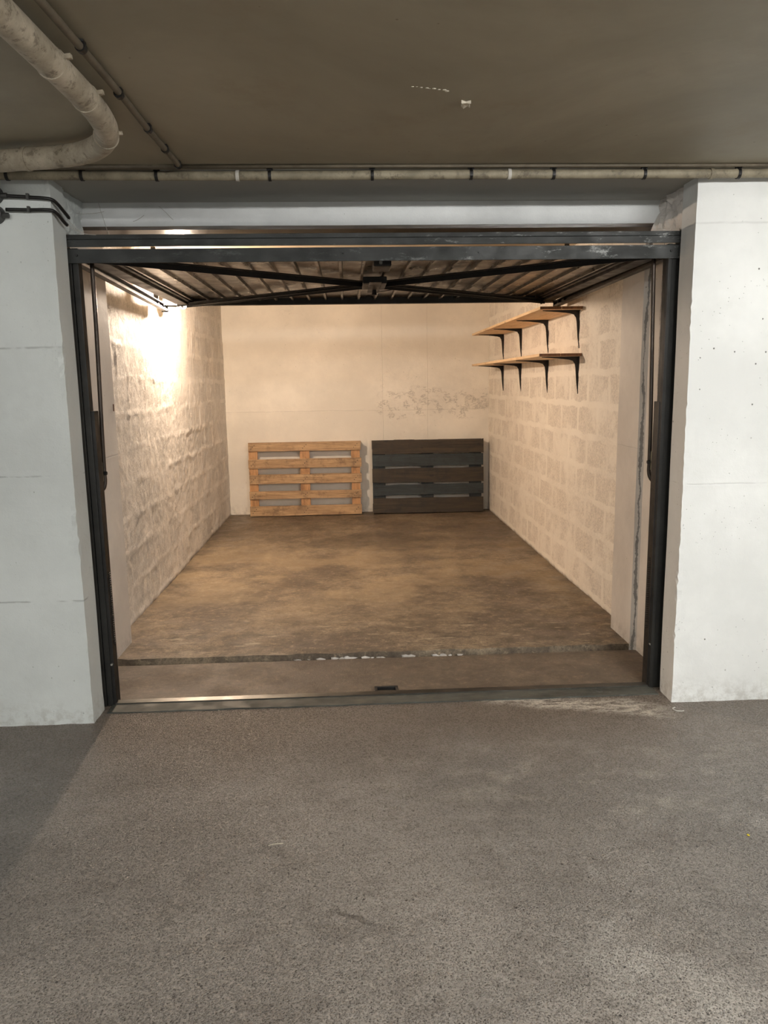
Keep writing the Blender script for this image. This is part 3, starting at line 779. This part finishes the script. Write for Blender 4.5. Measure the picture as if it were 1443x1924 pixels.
for x in (-.382, .625, 1.395):
    part('coupling', tube(bmesh.new(), [(x - .006, YP, zp(x)), (x + .006, YP, zp(x))], .0195, 18), M_['white'] if x < 1.3 else M_['pipe'], cp)
# thin branch conduit that comes forward and then runs along above the big one
tp = thing('thin_conduit', 'thin brown conduit on the ceiling running back to the beige conduit', 'pipe', (-.59, 2.9, 2.158))
zt_ = 2.160
pa = smooth_path([(-.625, 1.2, zt_), (-.605, 1.725, zt_), (-.598, 1.94, zt_), (-.593, 2.23, zt_ + .003), (-.590, 2.514, zt_), (-.585, 2.717, zt_), (-.582, 2.90, zt_), (-.60, 2.945, zt_ + .004), (-.66, 2.952, zt_ + .007), (-.9, 2.953, zt_ + .007), (-1.3, 2.953, zt_ + .006), (-1.9, 2.953, zt_ + .006)], 8)
part('pipe', tube(bmesh.new(), pa, .0095, 12), M_['thin_pipe'], tp, smooth=True)
part('pipe', tube(bmesh.new(), [(-.585, 2.952, zt_ + .007), (.1, 2.953, zt_ + .008), (1.6, 2.953, zt_ + .008), (3, 2.953, zt_ + .008)], .006, 10), M_['thin_pipe'], tp, smooth=True)
for (x, y) in ((-.597, 1.945), (-.594, 2.232), (-.589, 2.516), (-.585, 2.72), (-.583, 2.905)):
    part('clip', clip_ring((x, y, zt_), (0.02, 1, 0), .0095, M_['clip'], .018), M_['clip'], tp)
# large bent duct
bp_ = thing('large_pipe', 'thick grey-beige pipe bending under the ceiling at the upper left', 'pipe', (-.7, 2.4, 2.12))
zb_ = 2.125
pts = smooth_path([(-.70, .9, zb_), (-.685, 1.45, zb_), (-.672, 1.80, zb_), (-.665, 2.0, zb_), (-.662, 2.16, zb_), (-.668, 2.30, zb_), (-.690, 2.43, zb_), (-.745, 2.55, zb_), (-.83, 2.635, zb_), (-.94, 2.68, zb_), (-1.06, 2.705, zb_), (-1.25, 2.735, zb_), (-2.2, 2.80, zb_)], 9)
part('pipe', tube(bmesh.new(), pts, .0345, 24), M_['big_pipe'], bp_, smooth=True)
def nearest(x, y):
    i = min(range(1, len(pts) - 1), key=lambda k: (pts[k].x - x) ** 2 + (pts[k].y - y) ** 2)
    return pts[i], (pts[i+1] - pts[i-1]).normalized()
for (x, y) in ((-.668, 1.945), (-.662, 2.165), (-.70, 2.47), (-1.03, 2.70)):
    p, tdir = nearest(x, y)
    o = part('pipe_collar', tube(bmesh.new(), [p - tdir * .005, p + tdir * .005], .0372, 24), M_['big_pipe'], bp_)
    sd = Vector((tdir.y, -tdir.x, 0))
    subpart('hanger', bar(bmesh.new(), p + sd * .030 + Vector((0, 0, .012)), p + sd * .048 + Vector((0, 0, .014)), .012, .010), M_['big_pipe'], o)

# ------------------------------------------------------------------ black cables and boxes at the upper left pillar
for z, lab in ((2.09, 'upper dark grey cable box at the left edge on the white pillar'), (2.02, 'lower dark grey cable box at the left edge on the white pillar')):
    t = thing('junction_box', lab, 'junction box', (-1.31, 3.028, z), group='cable boxes on the left pillar')
    part('box_body', tube(bmesh.new(), [(-1.285, 3.03, z), (-1.285, 2.985, z)], .034, 24), M_['boxgrey'], t, bevel=.003)
    part('cable_gland', tube(bmesh.new(), [(-1.255, 3.007, z - .006), (-1.232, 3.007, z - .006)], .0095, 12), M_['boxgrey'], t)
for i, (pp, lab) in enumerate((([(-1.24, 3.007, 2.083), (-1.16, 3.012, 2.079), (-1.10, 3.012, 2.075), (-1.075, 3.02, 2.071), (-1.066, 3.05, 2.062), (-1.060, 3.10, 2.043), (-1.056, 3.13, 2.03)], 'upper black cable clipped to the left pillar and bent round its corner'),
                             ([(-1.24, 3.007, 2.035), (-1.16, 3.012, 2.034), (-1.10, 3.012, 2.034), (-1.075, 3.02, 2.032), (-1.066, 3.05, 2.022), (-1.062, 3.085, 2.008), (-1.060, 3.115, 2.0)], 'lower black cable clipped to the left pillar and bent round its corner'))):
    t = thing('cable', lab, 'cable', (-1.16, 3.02, pp[0][2]), group='cut cables on the left pillar')
    part('sheath', tube(bmesh.new(), smooth_path(pp, 8), .0066, 10), M_['cable'], t, smooth=True)
    e = Vector(pp[-1]); dd = (e - Vector(pp[-2])).normalized()
    part('cut_end', tube(bmesh.new(), [e, e + dd * .006], .0035, 8), M_['screw'], t)
    part('cable_clip', bar(bmesh.new(), (-1.157, 3.006, pp[1][2] - .009), (-1.157, 3.006, pp[1][2] + .011), .009, .014, (0, 1, 0)), M_['boxgrey'], t)
# cobwebs hanging by the corner of the head beam
bm = bmesh.new()
for a, b, sag in (((-1.07, 3.15, 2.03), (-1.0, 3.2, 1.975), .01), ((-1.06, 3.12, 2.0), (-.96, 3.19, 1.978), .012), ((-.99, 3.3, 2.12), (-.93, 3.2, 1.98), .002), ((-1.05, 3.2, 2.06), (-1.0, 3.4, 2.11), .004), ((-.87, 3.35, 2.06), (-.84, 3.42, 2.10), .004), ((-.77, 3.4, 2.13), (-.72, 3.42, 2.08), .0), ((-1.075, 3.1, 2.01), (-1.02, 3.18, 1.982), .004)):
    a, b = Vector(a), Vector(b)
    tube(bm, [a.lerp(b, u / 8) - Vector((0, 0, sag * 4 * (u / 8) * (1 - u / 8))) + nv(a.lerp(b, u / 8), 30) * .002 for u in range(9)], .0009, 5)
tag(link('cobweb', bm, M_['web']), 'thin pale cobweb threads above the left end of the head beam', 'cobweb', kind='stuff')
# lumpy mortar at the corners of the opening
def lump(name, pts_, label):
    bm = bmesh.new()
    for (x, y, z, s) in pts_:
        res = bmesh.ops.create_icosphere(bm, subdivisions=3, radius=s)
        for v in res['verts']: v.co = Vector((v.co.x, v.co.y, v.co.z * 1.2)) + nv(v.co + Vector((x, y, z)), 40) * s * .7 + Vector((x, y, z))
    return bm
# fill the gap between pillar and column heads
def broken(amp):
    def f(p):
        k = amp * (1 if p.y > 3.17 else .3); o = nv(p, 22, 3) * k + nv(p, 50, 8) * k * .5; o.y *= .3 if p.y < 3.17 else 1
        return o
    return f
structure(link('wall_left', gridbox(-1.4, -1.098, 3.162, 3.43, 1.985, 2.16, .012, broken(.010), skip=('+y', '-x')), M_['facade_left'], smooth=False))
def chip_slope(p):
    o = broken(.016)(p)
    if p.x < 1.4: o.x += .05 * max(0, (p.y - 3.25) / .17) * -max(0, (2.10 - p.z) / .12)
    return o
structure(link('wall_right', gridbox(1.386, 1.6, 3.162, 3.43, 1.985, 2.16, .012, chip_slope, skip=('+y', '+x')), M_['column'], smooth=False))

# ------------------------------------------------------------------ small things
# peeled flake on the ceiling
def flake(name, pts2, z, mat, th=.002, curl=.004):
    bm = bmesh.new(); a = [bm.verts.new((x, y, z - curl * (i % 2))) for i, (x, y) in enumerate(pts2)]; b = [bm.verts.new((x, y, z + th)) for x, y in pts2]
    n = len(a)
    for i in range(n): bm.faces.new((a[i], a[(i+1) % n], b[(i+1) % n], b[i]))
    bm.faces.new(a[::-1]); bm.faces.new(b); bmesh.ops.recalc_face_normals(bm, faces=bm.faces)
    return link(name, bm, mat)
cx_, cy_ = .362, 2.335
tag(flake('paint_flake', [(cx_ - .012, cy_ + .012), (cx_ - .004, cy_ + .022), (cx_ + .006, cy_ + .012), (cx_ + .014, cy_ + .014), (cx_ + .010, cy_ - .002), (cx_ + .012, cy_ - .02), (cx_ - .002, cy_ - .012), (cx_ - .016, cy_ - .022), (cx_ - .006, cy_ - .002)], ZC - .006, M_['chip'], .006),
    'largest pale flake of peeling paint on the brown ceiling', 'paint flake')
bm = bmesh.new()
for i in range(9):
    x, y = .20 + i * .012 + random.uniform(-.004, .004), 2.21 + i * .004 + random.uniform(-.006, .006)
    s = random.uniform(.002, .005); res = bmesh.ops.create_icosphere(bm, subdivisions=1, radius=s)
    for v in res['verts']: v.co = Vector((v.co.x * 1.6, v.co.y, v.co.z * .4)) + Vector((x, y, ZC - .003))
tag(link('paint_specks', bm, M_['chip']), 'faint row of pale specks on the ceiling beside the flake', 'paint specks', kind='stuff')
# curled scrap on the floor by the right pillar
tag(link('plastic_scrap', tube(bmesh.new(), smooth_path([(1.362, 2.975, .004), (1.348, 2.965, .004), (1.352, 2.945, .004), (1.372, 2.938, .004), (1.385, 2.94, .004)], 6), .0028, 8), M_['white'], smooth=True),
    'small curled white scrap on the floor in front of the right pillar', 'scrap')
bm = bmesh.new(); res = bmesh.ops.create_icosphere(bm, subdivisions=2, radius=.004)
for v in res['verts']: v.co = Vector((v.co.x, v.co.y * 1.4, v.co.z * .5)) + Vector((1.195, 2.065, .002))
tag(link('crumb', bm, M_['yellow']), 'tiny yellow crumb on the floor at the right edge', 'crumb')
tag(link('straw', tube(bmesh.new(), smooth_path([(-.27, 2.115, .003), (-.25, 2.12, .004), (-.225, 2.122, .003)], 5), .0012, 6), M_['chip']), 'pale straw on the floor in front of the opening', 'straw')
